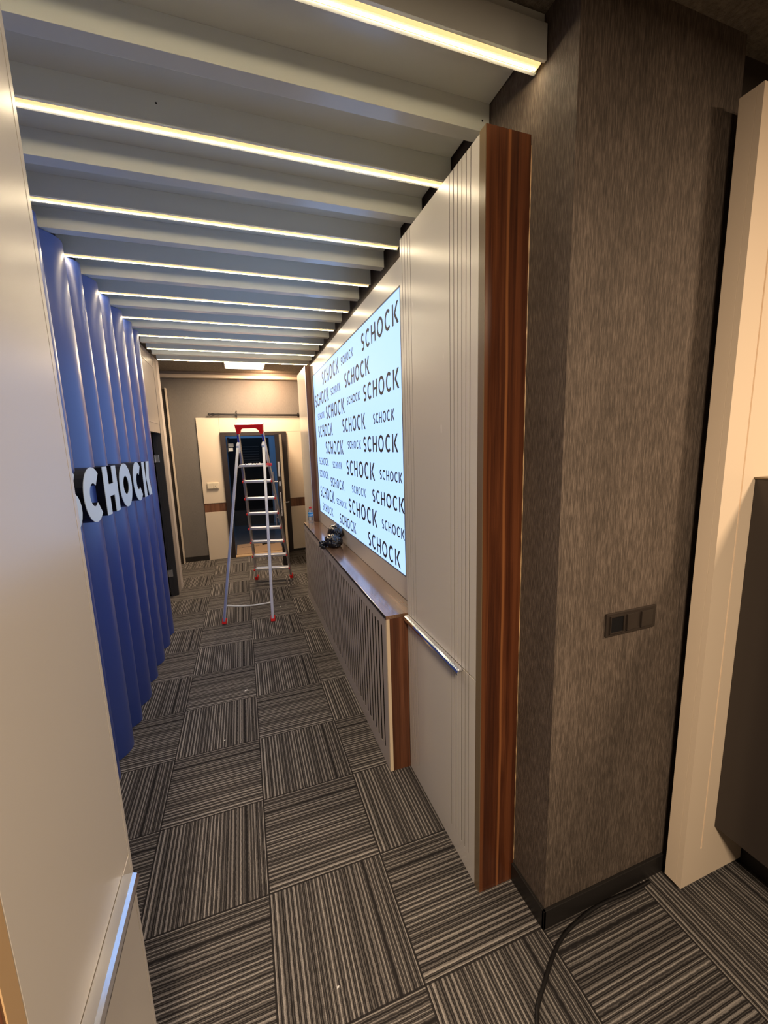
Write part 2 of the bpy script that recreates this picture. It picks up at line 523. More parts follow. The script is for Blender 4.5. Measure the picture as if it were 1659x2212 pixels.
def make_beam(lit):
    y = 0.0
    t = thing('ceiling_beam', 'x', 'ceiling beam', (0.04, 0, ZB), 'ceiling beams across the corridor')
    bm = bmesh.new()
    if lit:
        # U-shaped channel cut into the underside for the strip
        prism(bm, [(y, ZT), (y, ZB), (y + 0.012, ZB), (y + 0.012, ZB + 0.010), (y + 0.046, ZB + 0.010), (y + 0.046, ZB), (y + 0.058, ZB), (y + 0.058, ZT)], 'x', BX0, BX1)
        bmesh.ops.translate(bm, verts=bm.verts, vec=(0, 0, 0))
        obj('beam_board', bm, M_BEAM, t, bevel=0.0012)
        bm = bmesh.new()
        prof = [(0.0125, ZB + 0.0095), (0.0125, ZB + 0.002)] + [(0.029 - 0.0165 * math.cos(a * math.pi / 8), ZB + 0.002 - 0.005 * math.sin(a * math.pi / 8)) for a in range(1, 8)] + [(0.0455, ZB + 0.002), (0.0455, ZB + 0.0095)]
        prism(bm, prof, 'x', BX0 + 0.003, BX1 - 0.010)
        obj('strip_glow_rim', bm, M_LEDCH, t)  # glow around the bright core, put in as an emitting part
        bm = bmesh.new()
        prof = [(0.034 - 0.0042 * math.cos(a * math.pi / 8), ZB - 0.0025 - 0.0026 * math.sin(a * math.pi / 8)) for a in range(9)]
        prism(bm, prof, 'x', BX0 + 0.006, BX1 - 0.016)
        obj('light_strip', bm, M_LED, t)
    else:
        obj('beam_board', BX((BX0, BX1, 0, 0.058, ZB, ZT)), M_BEAM, t, bevel=0.0012)
    return t


lit0, plain0 = make_beam(True), make_beam(False)
for i, y in enumerate(led_y):
    b = lit0 if i == 0 else copy_tree(lit0)
    b.location = (0.04, y, ZB)
    b['label'] = 'cream ceiling beam with a warm light strip, %s lit beam counted from the camera' % ordinal[i]
    if i < 8:
        b = plain0 if i == 0 else copy_tree(plain0)
        b.location = (0.04, (y + led_y[i + 1]) / 2 + 0.004, ZB)
        b['label'] = 'plain cream ceiling beam without a strip, between the %s and %s lit beams' % (ordinal[i], ordinal[i + 1])
for o_ in C.objects:
    if o_.name == 'ceiling_beam':
        screw_dots(o_, 1.175, (), 3.03)
for b in [o for o in C.objects if o.name.startswith('ceiling_beam')]:
    if 'between the first and second' in b['label']:
        screw_dots(b, b.location.y, (0.935,), 3.045)
    if ', second lit beam' in b['label']:
        screw_dots(b, b.location.y, (-0.18,), 3.072)

# square ceiling lamp at the far end
t = thing('ceiling_light_panel', 'square white ceiling lamp glowing behind the last beam near the door', 'ceiling light', (0.155, 6.68, CEIL))
fr = bmesh.new()
x0, x1, y0, y1 = -0.135, 0.445, 6.39, 6.97
for b in ((x0, x1, y0, y0 + .012), (x0, x1, y1 - .012, y1), (x0, x0 + .012, y0 + .012, y1 - .012), (x1 - .012, x1, y0 + .012, y1 - .012)):
    box(fr, *b, 3.123, CEIL)
obj('lamp_frame', fr, M_LAMPWHITE, t)
obj('lamp_diffuser', BX((x0 + .012, x1 - .012, y0 + .012, y1 - .012, 3.127, 3.135)), M_PANELLIGHT, t)

# ---------------------------------------------------------------- tall cabinets
ZCAB = 2.85


def grooved_door(y0, y1, z0, z1, grooves, x=0.80, th=0.018, g=0.0042, gz0=None, gz1=None):
    """door leaf facing -x whose face is cut by vertical grooves"""
    bm = bmesh.new()
    gz0 = z0 if gz0 is None else gz0
    gz1 = z1 if gz1 is None else gz1
    ys = [y0] + [v for q in sorted(grooves) for v in (q - g / 2, q + g / 2)] + [y1]
    box(bm, x + 0.004, x + th, y0, y1, z0, z1)
    for i in range(0, len(ys), 2):
        box(bm, x, x + 0.004, ys[i], ys[i + 1], gz0, gz1)
    if gz0 > z0:
        box(bm, x, x + 0.004, y0, y1, z0, gz0)
    if gz1 < z1:
        box(bm, x, x + 0.004, y0, y1, gz1, z1)
    return bm


def groove_lines(parent, ys, z0, z1, x=0.80, g=0.0042):
    bm = bmesh.new()
    for q in ys:
        box(bm, x + 0.0008, x + 0.0039, q - g / 2, q + g / 2, z0, z1)
    return obj('groove_inlay', bm, M_VOID2, parent)


def handle_profile(y0, y1, z, x, s):
    """J-shaped pull profile along y; s=-1 sticks out toward -x"""
    bm = bmesh.new()
    pr = [(x, z + 0.004), (x + s * 0.020, z + 0.004), (x + s * 0.028, z + 0.000), (x + s * 0.032, z - 0.008), (x + s * 0.030, z - 0.020),
          (x + s * 0.026, z - 0.022), (x + s * 0.027, z - 0.010), (x + s * 0.022, z - 0.002), (x, z - 0.001)]
    prism(bm, pr, 'y', y0, y1)
    return bm


GR = [1.333, 1.362, 1.392, 1.421, 1.451, 1.482, 1.857, 1.890, 1.923, 1.956]
t = thing('tall_cabinet', 'tall grooved cream cabinet with walnut end panel and chrome rail handle, beside the glowing screen', 'cabinet', (0.885, 1.6, 0))
obj('carcass', BX((0.818, 0.968, 1.28, 1.978, 0, ZCAB)), M_WHITE, t)
obj('upper_door', grooved_door(1.281, 1.980, 0.957, ZCAB, GR), M_WHITE, t)
groove_lines(t, GR, 0.957, ZCAB)
obj('lower_door', grooved_door(1.281, 1.980, 0.002, 0.951, GR, gz0=0.10), M_WHITE, t)
groove_lines(t, GR, 0.10, 0.951)
obj('door_rail_handle', handle_profile(1.372, 1.966, 0.950, 0.8, -1), M_CHROME, t)['label'] = 'chrome rail handle'
sp = obj('side_panel', BX((0.8015, 0.968, 1.242, 1.279, 0, ZCAB + 0.006)), M_WALNUT, t)
sp['label'] = 'red-brown walnut end panel'
obj('edge_band', BX((0.7995, 0.8014, 1.243, 1.279, 0, ZCAB + 0.006)), M_EDGE, t)
sb = bmesh.new()
tube(sb, [(0.9692, 1.2405, 0.10 + k * 0.025) for k in range(110)], [random.choice((0.0006, 0.0010, 0.0014, 0.0022)) for k in range(110)], 6)
obj('sealant_bead', sb, M_GOLDEDGE, t)

t = thing('tall_cabinet', 'tall cream cabinet at the far end of the glowing screen, behind the water bottle', 'cabinet', (0.885, 5.4, 0))
obj('carcass', BX((0.818, 0.984, 5.13, 5.78, 0, ZCAB)), M_WHITE, t)
obj('upper_door', grooved_door(5.125, 5.79, 0.957, ZCAB, []), M_WHITE, t)
obj('lower_door', grooved_door(5.125, 5.79, 0.002, 0.951, []), M_WHITE, t)
obj('side_panel', BX((0.802, 0.984, 5.085, 5.124, 0, ZCAB)), M_BAND, t)['label'] = 'walnut end panel'
obj('edge_band', BX((0.7995, 0.8019, 5.086, 5.124, 0, ZCAB)), M_ALU2, t)

t = thing('tall_cabinet', 'tall plain cream cabinet close on the left, chrome rail handle low on its door', 'cabinet', (-0.63, 0.76, 0))
obj('carcass', BX((-0.932, -0.343, 0.556, 0.965, 0, ZCAB)), M_WHITE, t)
ud = bmesh.new(); box(ud, -0.343, -0.325, 0.556, 0.9685, 0.957, ZCAB)
obj('upper_door', ud, M_WHITE, t, bevel=0.0015)
ld = bmesh.new(); box(ld, -0.343, -0.325, 0.556, 0.9685, 0.003, 0.951)
obj('lower_door', ld, M_WHITE, t, bevel=0.0015)
obj('back_panel', BX((-0.932, -0.325, 0.9698, 0.983, 0, ZCAB)), M_WHITE, t)
obj('door_rail_handle', handle_profile(0.575, 0.918, 0.950, -0.325, 1), M_CHROME, t)['label'] = 'chrome rail handle'
obj('side_panel', BX((-0.932, -0.327, 0.521, 0.555, 0, ZCAB)), M_WALNUT2, t)['label'] = 'walnut end panel'
obj('edge_band', BX((-0.3269, -0.325, 0.525, 0.555, 0, ZCAB)), M_GOLDEDGE, t)

# ---------------------------------------------------------------- light box with printed words
XS = 0.866
t = thing('light_box', 'large backlit white screen printed all over with dark brand words, in a cream surround', 'light box', (0.93, 3.55, 0.97))
sur = bmesh.new()
ya, yb, za, zb = 2.155, 4.962, 1.105, 2.717
box(sur, XS, 0.984, 1.981, 5.084, zb, ZCAB)
box(sur, XS, 0.984, 1.981, 5.084, 0.962, za)
box(sur, XS, 0.984, 1.981, ya, za, zb)
box(sur, XS, 0.984, yb, 5.084, za, zb)
obj('surround', sur, M_WHITE, t)
obj('screen', BX((XS + 0.004, 0.96, ya + 0.002, yb - 0.002, za + 0.002, zb - 0.002)), M_SCREEN, t)
fb = bmesh.new()
for b in ((ya, yb, zb - 0.006, zb), (ya, yb, za, za + 0.004), (ya, ya + 0.004, za, zb), (yb - 0.006, yb, za, zb)):
    box(fb, XS - 0.001, XS + 0.006, *b)
obj('screen_bead', fb, M_DARKBROWN, t)


def arc_strip(cx, cz, rx, rz, a0, a1, th, n=18, tz=None):
    """quads of a stroked elliptic arc; angles in degrees"""
    out = []
    tz = th if tz is None else tz
    for i in range(n):
        q = []
        for a in (a0 + (a1 - a0) * i / n, a0 + (a1 - a0) * (i + 1) / n):
            a = math.radians(a)
            q.append(((cx + rx * math.cos(a), cz + rz * math.sin(a)), (cx + (rx - th) * math.cos(a), cz + (rz - tz) * math.sin(a))))
        out.append([q[0][0], q[1][0], q[1][1], q[0][1]])
    return out


def rect(x0, x1, z0, z1):
    return [[(x0, z0), (x1, z0), (x1, z1), (x0, z1)]]


def path_strip(pts, th):
    out = []
    L_, R_ = [], []
    for i, p in enumerate(pts):
        a = pts[max(i - 1, 0)]; b = pts[min(i + 1, len(pts) - 1)]
        dx, dz = b[0] - a[0], b[1] - a[1]; l = math.hypot(dx, dz) or 1
        nx, nz = -dz / l * th / 2, dx / l * th / 2
        L_.append((p[0] + nx, p[1] + nz)); R_.append((p[0] - nx, p[1] - nz))
    for i in range(len(pts) - 1):
        out.append([L_[i], L_[i + 1], R_[i + 1], R_[i]])
    return out


def glyph(ch, t, wdt):
    """polygons of a letter in a box wdt wide, 1 high; t = stroke weight"""
    if ch == 'H':
        return rect(0, t, 0, 1) + rect(wdt - t, wdt, 0, 1) + rect(t, wdt - t, 0.5 - t * 0.42, 0.5 + t * 0.42)
    if ch == 'O':
        return arc_strip(wdt / 2, 0.5, wdt / 2, 0.52, 0, 360, t, 30)
    if ch == 'C':
        r = wdt * 0.56
        return arc_strip(r, 0.5, r, 0.52, 48, 312, t, 26)
    if ch == 'K':
        k = t * 1.08
        return rect(0, t, 0, 1) + [[(wdt - k * 1.15, 1), (wdt, 1), (t * 1.95 + k * 0.55, 0.5), (t * 1.35, 0.5)],
                                   [(t * 1.35, 0.5), (t * 1.95 + k * 0.55, 0.5), (wdt * 1.03, 0), (wdt * 1.03 - k * 1.2, 0)]]
    if ch == 'S':
        cx = wdt / 2; rx = wdt / 2 - t / 2; rz = (1.04 - t) / 4
        pts = []
        zc1 = 0.5 + rz; zc2 = 0.5 - rz
        for i in range(15):
            a = math.radians(40 + (270 - 40) * i / 14)
            pts.append((cx + rx * math.cos(a), zc1 + rz * math.sin(a)))
        for i in range(1, 15):
            a = math.radians(90 - (230) * i / 14)
            pts.append((cx + rx * math.cos(a), zc2 + rz * math.sin(a)))
        return path_strip(pts, t)
    return []


WORDS = [(2.92, 2.193, 2.544, 0.114), (4.414, 3.645, 2.527, 0.134), (3.55, 3.157, 2.565, 0.066), (3.454, 2.751, 2.367, 0.116), (4.879, 4.127, 2.343, 0.130), (4.012, 3.617, 2.374, 0.067), (2.913, 2.206, 2.198, 0.113), (3.402, 3.008, 2.223, 0.061), (4.296, 3.5, 2.167, 0.130), (4.774, 4.396, 2.193, 0.066), (3.596, 2.894, 2.003, 0.116), (2.702, 2.295, 2.026, 0.068), (4.789, 4.02, 1.997, 0.125), (4.403, 3.608, 1.812, 0.127), (3.435, 3.032, 1.862, 0.064), (2.958, 2.246, 1.838, 0.109), (4.828, 4.308, 1.684, 0.081), (4.084, 3.69, 1.674, 0.063), (3.512, 2.708, 1.638, 0.125), (2.596, 2.19, 1.658, 0.064), (4.844, 4.346, 1.538, 0.081), (4.232, 3.649, 1.477, 0.092), (3.352, 2.95, 1.492, 0.065), (2.778, 2.169, 1.482, 0.092), (4.856, 4.091, 1.302, 0.128), (3.984, 3.586, 1.316, 0.060), (3.488, 2.689, 1.304, 0.124), (4.774, 4.198, 1.146, 0.091), (3.88, 3.278, 1.142, 0.094), (2.582, 2.173, 1.322, 0.067), (2.923, 2.253, 1.128, 0.109)]
GW = {'S': 0.60, 'C': 0.78, 'H': 0.76, 'O': 0.94, 'K': 0.80}
GAP = 0.27
total = sum(GW[c] for c in 'SCHOCK') + 5 * GAP
wb = bmesh.new()
for (y0, y1, zb_, h) in WORDS:
    sx = (y0 - y1) / total
    u = 0.0
    for c in 'SCHOCK':
        for poly in glyph(c, 0.168, GW[c]):
            vs = [wb.verts.new((XS + 0.0034, y0 - (u + px) * sx, zb_ + pz * h)) for px, pz in poly]
            wb.faces.new(vs)
        u += GW[c] + GAP
ex = bmesh.ops.extrude_face_region(wb, geom=list(wb.faces))
bmesh.ops.translate(wb, verts=[v for v in ex['geom'] if isinstance(v, bmesh.types.BMVert)], vec=(-0.0006, 0, 0))
obj('printed_words', wb, M_PRINT, t)['label'] = 'dark grey printed words'

# ---------------------------------------------------------------- radiator cover
t = thing('radiator_cover', 'long low slatted radiator cover with walnut top, running under the glowing screen', 'radiator cover', (0.76, 3.53, 0))
YR0, YR1 = 2.0, 5.08
obj('cover_top', BX((0.672, XS - 0.001, YR0 - 0.018, YR1, 0.940, 0.960)), M_TOP, t, bevel=0.001)['label'] = 'walnut top'
obj('top_edge_shade', BX((0.6705, 0.6719, YR0 - 0.018, YR1, 0.941, 0.959)), M_BLACKBASE, t)  # black strip puts the shade of the backlit walnut edge into colour
obj('back_box', BX((0.6935, XS, YR0 + 0.002, YR1, 0.0, 0.938)), M_BLACKBASE, t)
for ga, gb in ((2.02, 3.57), (3.59, 5.07)):
    obj('slot_backing', BX((0.6760, 0.6925, ga, gb, 0.09, 0.885)), M_VOID, t)
obj('side_panel', BX((0.6935, 0.7995, YR0 - 0.016, YR0, 0, 0.939)), M_WALNUT2, t)['label'] = 'walnut end panel'
obj('side_edge_strip', BX((0.6750, 0.6933, YR0 - 0.016, YR0, 0, 0.939)), M_MDF, t)


def grille(y0, first, n, y1):
    bm = bmesh.new()
    x0, x1 = 0.675, 0.6762
    sw = 0.0108
    box(bm, x0, x1, y0, y1, 0.0, 0.100)
    box(bm, x0, x1, y0, y1, 0.876, 0.939)
    prev = y0
    for k in range(n):
        c = first + k * 0.0584
        box(bm, x0, x1, prev, c - sw, 0.100, 0.876)
        prev = c + sw
    box(bm, x0, x1, prev, y1, 0.100, 0.876)
    return bm


obj('grille_panel', grille(YR0 + 0.0005, 2.075, 26, 3.578), M_GRILLE, t)
obj('grille_panel', grille(3.583, 3.643, 25, YR1), M_GRILLE, t)

# ---------------------------------------------------------------- blue wave and raised letters
valleys = [0.99, 1.22, 1.58, 1.81, 2.17, 2.40, 2.62, 2.955, 3.19, 3.53, 3.79, 4.12, 4.43, 4.68]
pts = []
for i in range(len(valleys) - 1):
    a, b = valleys[i], valleys[i + 1]
    hgt = 0.104 if (b - a) > 0.28 else 0.098
    for k in range(16):
        u = k / 16
        f = math.sin(math.pi * u) ** 0.82
        pts.append((-0.918 + hgt * f, a + (b - a) * u))
pts.append((-0.918, valleys[-1]))
bm = bmesh.new()
prism(bm, [(-0.934, valleys[-1])] + [(-0.934, valleys[0])] + pts, 'z', 0.002, 3.006)
wv = obj('wave_wall_panel', bm, M_BLUEWAVE, smooth=True)
tag(wv, 'tall royal blue wavy wall panel carrying the raised white letters', 'wall panel')

XF, XBk = -0.772, -0.818
ZL0, ZL1 = 1.520, 1.806
HL = ZL1 - ZL0
LET = [('S', 2.150, 2.385, 'big white letter S, first letter of the sign, half hidden by the left cabinet edge'),
       ('C', 2.435, 2.705, 'big white letter C with black sides, second letter of the sign on the blue wave'),
       ('H', 2.775, 3.040, 'big white letter H with black sides on the blue wave'),
       ('O', 3.090, 3.395, 'big white letter O with black sides on the blue wave'),
       ('C', 3.455, 3.715, 'big white letter C between the O and the K on the blue wave'),
       ('K', 3.775, 4.045, 'big white letter K, last and farthest letter of the sign on the blue wave')]
for ch, y0, y1, lab in LET:
    t = thing('sign_letter', lab, 'sign letter', (XBk, (y0 + y1) / 2, ZL0), 'raised letters of the sign on the blue wave')
    sc = (y1 - y0)
    polys = glyph(ch, 0.30, sc / HL)
    for nm, xa, xb, mt in (('letter_side', XBk - 0.075, XF - 0.001, M_LETTERSIDE), ('letter_face', XF - 0.001, XF + 0.002, M_LETTERFACE)):
        bm = bmesh.new()
        for poly in polys:
            prism(bm, [(y0 + px * HL, ZL0 + pz * HL) for px, pz in poly], 'x', xa, xb)
        obj(nm, bm, mt, t)

# ---------------------------------------------------------------- end wall: cladding, door, rod
YW = 7.52
t = thing('door_cladding', 'cream wall panels with a walnut stripe framing the steel door', 'wall cladding', (0.2, 7.51, 0))
for b in ((-0.665, -0.316, 7.502, 7.519, 0.990, 2.425), (-0.665, -0.316, 7.502, 7.519, 0.0, 0.838),
          (-0.314, 1.058, 7.502, 7.519, 2.182, 2.425), (0.778, 1.058, 7.502, 7.519, 0.992, 2.180), (0.778, 1.058, 7.502, 7.519, 0.035, 0.832)):
    obj('panel_board', BX(b), M_PALE, t, bevel=0.001)
for b in ((-0.665, -0.316, 7.510, YW, 0.840, 0.988), (0.778, 1.058, 7.510, YW, 0.834, 0.990)):
    obj('stripe_board', BX(b), M_BAND, t)['label'] = 'walnut stripe'

t = bpy.data.objects.new('door_1', None); C.objects.link(t); t.location = (0.23, 7.5, 0); t['kind'] = 'structure'
fb = bmesh.new()
box(fb, -0.314, -0.232, 7.46, 7.62, 0, 2.178); box(fb, 0.665, 0.776, 7.46, 7.62, 0, 2.178); box(fb, -0.232, 0.665, 7.46, 7.62, 2.118, 2.178)
obj('door_frame', fb, M_DOORFRAME, t, bevel=0.003)
obj('threshold', BX((-0.232, 0.665, 7.46, 7.60, 0.0, 0.012)), M_GOLDEDGE, t)
# open leaf, swung into the corridor


def leaf_box(bm, s0, s1, d0, d1, z0, z1):
    """s along the leaf from hinge (0) to free edge, d across from its dark face (0)"""
    hx, hy = 0.590, 7.44; ex, ey = -0.085, -0.84
    l = math.hypot(ex, ey); ex /= l; ey /= l; nx, ny = -ey, ex
    P = lambda s, d, z: (hx + ex * s + nx * d, hy + ey * s + ny * d, z)
    vs = [bm.verts.new(P(s, d, z)) for s in (s0, s1) for d in (d0, d1) for z in (z0, z1)]
    for f in ((0, 1, 3, 2), (4, 6, 7, 5), (0, 4, 5, 1), (2, 3, 7, 6), (0, 2, 6, 4), (1, 5, 7, 3)):
        bm.faces.new([vs[i] for i in f])
    return P


bm = bmesh.new(); Pf = leaf_box(bm, 0, 0.845, 0, 0.068, 0.012, 2.105)
leaf = obj('door_leaf', bm, M_DOORFRAME, t)
bm = bmesh.new(); leaf_box(bm, 0.02, 0.850, 0.0685, 0.100, 0.02, 2.10)
obj('outer_board', bm, M_MDF, leaf)['label'] = 'cream outer board of the steel door'
bm = bmesh.new()
for z0, z1, d0, d1 in ((1.45, 1.68, 0.022, 0.048), (1.30, 1.37, 0.022, 0.048), (0.82, 1.20, 0.026, 0.044)):
    leaf_box(bm, 0.8455, 0.8475, d0, d1, z0, z1)
obj('lock_plate', bm, M_ALU2, leaf)
for z in (0.86, 0.92, 1.10, 1.16):
    bm = bmesh.new(); P = lambda s, d: Pf(s, d, z)
    tube(bm, [Pf(0.847, 0.035, z), Pf(0.862, 0.035, z)], 0.009, 10)
    obj('lock_bolt', bm, M_CHROME, leaf)
bm = bmesh.new()
tube(bm, [Pf(0.72, -0.06, 0.62), Pf(0.72, -0.06, 1.52)], 0.015, 12)
for z in (0.78, 1.36):
    tube(bm, [Pf(0.72, -0.06, z), Pf(0.72, 0.0, z)], 0.010, 8)
obj('pull_bar', bm, M_ALU, leaf)['label'] = 'long steel pull bar'
bm = bmesh.new()
tube(bm, [Pf(0.80, 0.098, 1.03), Pf(0.80, 0.150, 1.03), Pf(0.72, 0.155, 1.03)], 0.009, 10)
obj('lever_handle', bm, M_CHROME, leaf)
for z in (0.45, 1.05, 1.28, 1.52, 1.75):
    bm = bmesh.new(); tube(bm, [Pf(0.850, 0.084, z), Pf(0.856, 0.084, z)], 0.008, 8)
    obj('brass_stud', bm, M_BRASS, leaf)

# things in and around the doorway
bm = bmesh.new()
tube(bm, [(-0.40, 7.47, 2.475), (1.06, 7.47, 2.458)], 0.016, 12)
t = thing('wall_rod', 'thin black rod fixed above the steel door', 'rod', (0.3, 7.47, 2.46))
obj('rod', bm, M_BLACK, t, smooth=True)
bm = bmesh.new(); tube(bm, [(-0.47, 7.47, 2.474), (-0.455, 7.47, 2.475), (-0.43, 7.47, 2.475), (-0.39, 7.47, 2.475), (-0.36, 7.47, 2.475), (-0.30, 7.47, 2.474), (-0.26, 7.47, 2.474)],
                       [0.012, 0.022, 0.014, 0.022, 0.015, 0.019, 0.012], 12)
obj('finial', bm, M_BLACK, t, smooth=True)
bm = bmesh.new()
box(bm, -0.030, -0.014, 7.455, 7.52, 2.435, 2.50); tube(bm, [(-0.022, 7.465, 2.53), (-0.022, 7.52, 2.53)], 0.009, 10)
obj('bracket', bm, M_BLACK, t)
obj('bracket', BX((1.0, 1.016, 7.455, 7.52, 2.44, 2.50)), M_BLACK, t)

t = thing('switch_plate', 'cream rectangular switch plate on the cream panel left of the steel door', 'switch', (-0.49, 7.50, 1.29))
obj('plate', BX((-0.590, -0.405, 7.480, 7.502, 1.235, 1.345)), M_CREAMPLASTIC, t, bevel=0.004)
for xa in (-0.582, -0.500):
    obj('rocker', BX((xa, xa + 0.078, 7.475, 7.480, 1.245, 1.335)), M_CREAMPLASTIC, t, bevel=0.002)
bm = bmesh.new()
for k, (dx, dz) in enumerate(((0, 0), (0.018, 0.012), (0.033, -0.002), (0.048, -0.010))):
    box(bm, -0.487 + dx, -0.477 + dx, 7.4735, 7.4752, 1.268 + dz, 1.275 + dz)
obj('printed_icons', bm, M_DARKBROWN, t)

t = thing('door_closer', 'pale blue-grey door closer box hanging at the doorway top left', 'door closer', (-0.16, 7.66, 1.93))
obj('closer_body', BX((-0.215, -0.115, 7.63, 7.68, 1.935, 1.995)), M_WHITEPLASTIC, t, bevel=0.006)
obj('closer_body', BX((-0.215, -0.130, 7.63, 7.68, 1.860, 1.918)), M_WHITEPLASTIC, t, bevel=0.004)
obj('closer_bracket', BX((-0.215, -0.200, 7.625, 7.65, 1.85, 2.10), (-0.215, -0.17, 7.625, 7.65, 2.075, 2.10)), M_GREYDARK, t)

t = thing('shutter_door', 'dark slatted shutter door deep in the next room', 'door', (0.2, 10.7, 0))
bm = bmesh.new(); box(bm, -0.30, 0.66, 10.66, 10.699, 0.40, 2.16)
obj('shutter_leaf', bm, M_BLACK, t)
bm = bmesh.new()
for k in range(9):
    box(bm, -0.05 , 0.42, 10.654, 10.66, 1.45 + k * 0.062, 1.465 + k * 0.062)
obj('louvre', bm, M_GREYDARK, t)
obj('lower_board', BX((-0.30, 0.66, 10.67, 10.699, 0.0, 0.39)), M_GREYDARK, t)

t = tag(obj('cardboard_sheet', BX((-0.22, 0.60, 7.63, 8.45, 0.0, 0.012)), M_CARD), 'flat brown cardboard sheet on the floor inside the doorway', 'cardboard')
bm = bmesh.new()
for k in range(9):
    box(bm, -0.13 + k * 0.036, -0.105 + k * 0.036 + (k % 3) * 0.004, 8.16, 8.19, 0.0122, 0.0130)
t2 = obj('printed_marks', bm, M_DARKBROWN, t)
bm = bmesh.new()
tube(bm, smooth_path([(0.25, 8.22, 0.028), (0.36, 8.27, 0.030), (0.50, 8.24, 0.028)], 6), [0.008] + [0.016] * 11 + [0.008], 10)
tag(obj('dark_cloth', bm, M_BLACK, smooth=True), 'small dark rag lying on the cardboard sheet', 'rag')

# dark board leaning flat at the end wall's left corner
t = thing('wall_board', 'tall dark board with a light edge standing in the far left corner', 'board', (-1.25, 7.45, 0))
obj('board_face', BX((-1.44, -1.064, 7.42, 7.503, 0, 2.87)), M_DARKWALL, t)
obj('light_edge', BX((-1.063, -1.048, 7.40, 7.503, 0, 2.885)), M_PALE, t)['label'] = 'pale edge strip'

# ---------------------------------------------------------------- glass door on the left
t = bpy.data.objects.new('door_2', None); C.objects.link(t); t.location = (-1.3, 5.8, 0); t['kind'] = 'structure'
obj('jamb', BX((-1.02, -0.986, 5.775, 5.86, 0, 2.112)), M_GREYDARK, t)
obj('jamb', BX((-0.9855, -0.931, 5.79, 5.8195, 0.0, 2.112)), M_GREYDARK, t)
g = obj('glass_leaf', BX((-1.80, -1.025, 5.790, 5.800, 0.012, 2.09)), M_GLASS, t)
obj('glass_edge', BX((-1.0245, -1.0215, 5.788, 5.802, 0.012, 2.09)), M_LAMPWHITE, t)
for z, nm in ((1.80, 'hinge'), (0.31, 'hinge')):
    h = obj(nm, BX((-1.075, -0.975, 5.768, 5.789, z - 0.045, z + 0.045)), M_ALU2, t, bevel=0.003)
    bm = bmesh.new(); tube(bm, [(-1.022, 5.764, z - 0.045), (-1.022, 5.764, z + 0.045)], 0.008, 10)
    obj('hinge_barrel', bm, M_CHROME, h)

# ---------------------------------------------------------------- ladder
MP = Vector((-0.07, 4.49, 0)); UU = Vector((0.25007, 0.96823, 0)); WW = Vector((0.96823, -0.25007, 0))


def LP(u, o, z):
    return MP + UU * u + WW * o + Vector((0, 0, z))


t = thing('step_ladder', 'tall aluminium step ladder with red handle and feet, standing open in the corridor', 'ladder', tuple(LP(0.77, 0, 0)))


def rail_u(z):
    return 1.542 + (0.740 - 1.542) * z / 2.18


def rail_o(z):
    return 0.252 - 0.0515 * z


for s in (-1, 1):
    bm = bmesh.new()
    bar(bm, LP(rail_u(0.03), s * rail_o(0.03), 0.03), LP(rail_u(2.09), s * rail_o(2.09), 2.09), 0.026, 0.058, WW)
    rl = obj('rail', bm, M_ALU, t, bevel=0.002)
    bm = bmesh.new()
    bar(bm, LP(rail_u(1.93) - 0.031, s * rail_o(1.93), 1.93), LP(rail_u(2.05) - 0.031, s * rail_o(2.05), 2.05), 0.018, 0.002, WW)
    obj('sticker', bm, M_BLUESTICK, rl)
    bm = bmesh.new()
    bar(bm, LP(0.0, s * 0.262, 0.03), LP(0.745, s * 0.150, 1.93), 0.030, 0.022, WW)
    obj('support_leg', bm, M_ALU, t, bevel=0.002)
    bm = bmesh.new()
    bar(bm, LP(rail_u(0.0), s * rail_o(0.0), 0.0), LP(rail_u(0.055), s * rail_o(0.055), 0.055), 0.042, 0.070, WW)
    obj('foot', bm, M_RED, t, bevel=0.004)['label'] = 'red plastic foot'
    bm = bmesh.new()
    bar(bm, LP(0.0, s * 0.264, 0.0), LP(0.025, s * 0.260, 0.060), 0.046, 0.038, WW)
    obj('foot', bm, M_RED, t, bevel=0.004)['label'] = 'red plastic foot'
    bm = bmesh.new()
    bar(bm, LP(0.800, s * 0.158, 1.86), LP(0.735, s * 0.148, 1.95), 0.030, 0.075, WW)
    obj('hinge_plate', bm, M_WHITEPLASTIC, t, bevel=0.003)
    bm = bmesh.new()
    bar(bm, LP(0.655, s * 0.165, 1.675), LP(0.92, s * 0.165, 1.675), 0.010, 0.022, WW)
    obj('platform_link', bm, M_ALU, t)
for z in (1.478, 1.249, 1.038, 0.823, 0.616, 0.398, 0.181):
    bm = bmesh.new()
    uc, oc = rail_u(z) - 0.020, rail_o(z) - 0.005
    c = LP(uc, 0, z)
    bar(bm, c - WW * oc, c + WW * oc, 0.092, 0.030, UU)
    st = obj('step', bm, M_ALU2, t, bevel=0.003)
    for s in (-1, 1):
        bm = bmesh.new()
        tube(bm, [c - UU * 0.046 + WW * s * oc - Vector((0, 0, 0.004)), c - UU * 0.046 + WW * s * (oc + 0.016) - Vector((0, 0, 0.004))], 0.014, 10)
        obj('step_end_cap', bm, M_RED, st)['label'] = 'red end cap'
bm = bmesh.new()
c0, c1 = LP(0.69, 0, 1.690), LP(0.925, 0, 1.690)
bar(bm, c0, c1, 0.286, 0.028, WW)
pl = obj('platform', bm, M_ALU2, t, bevel=0.003)
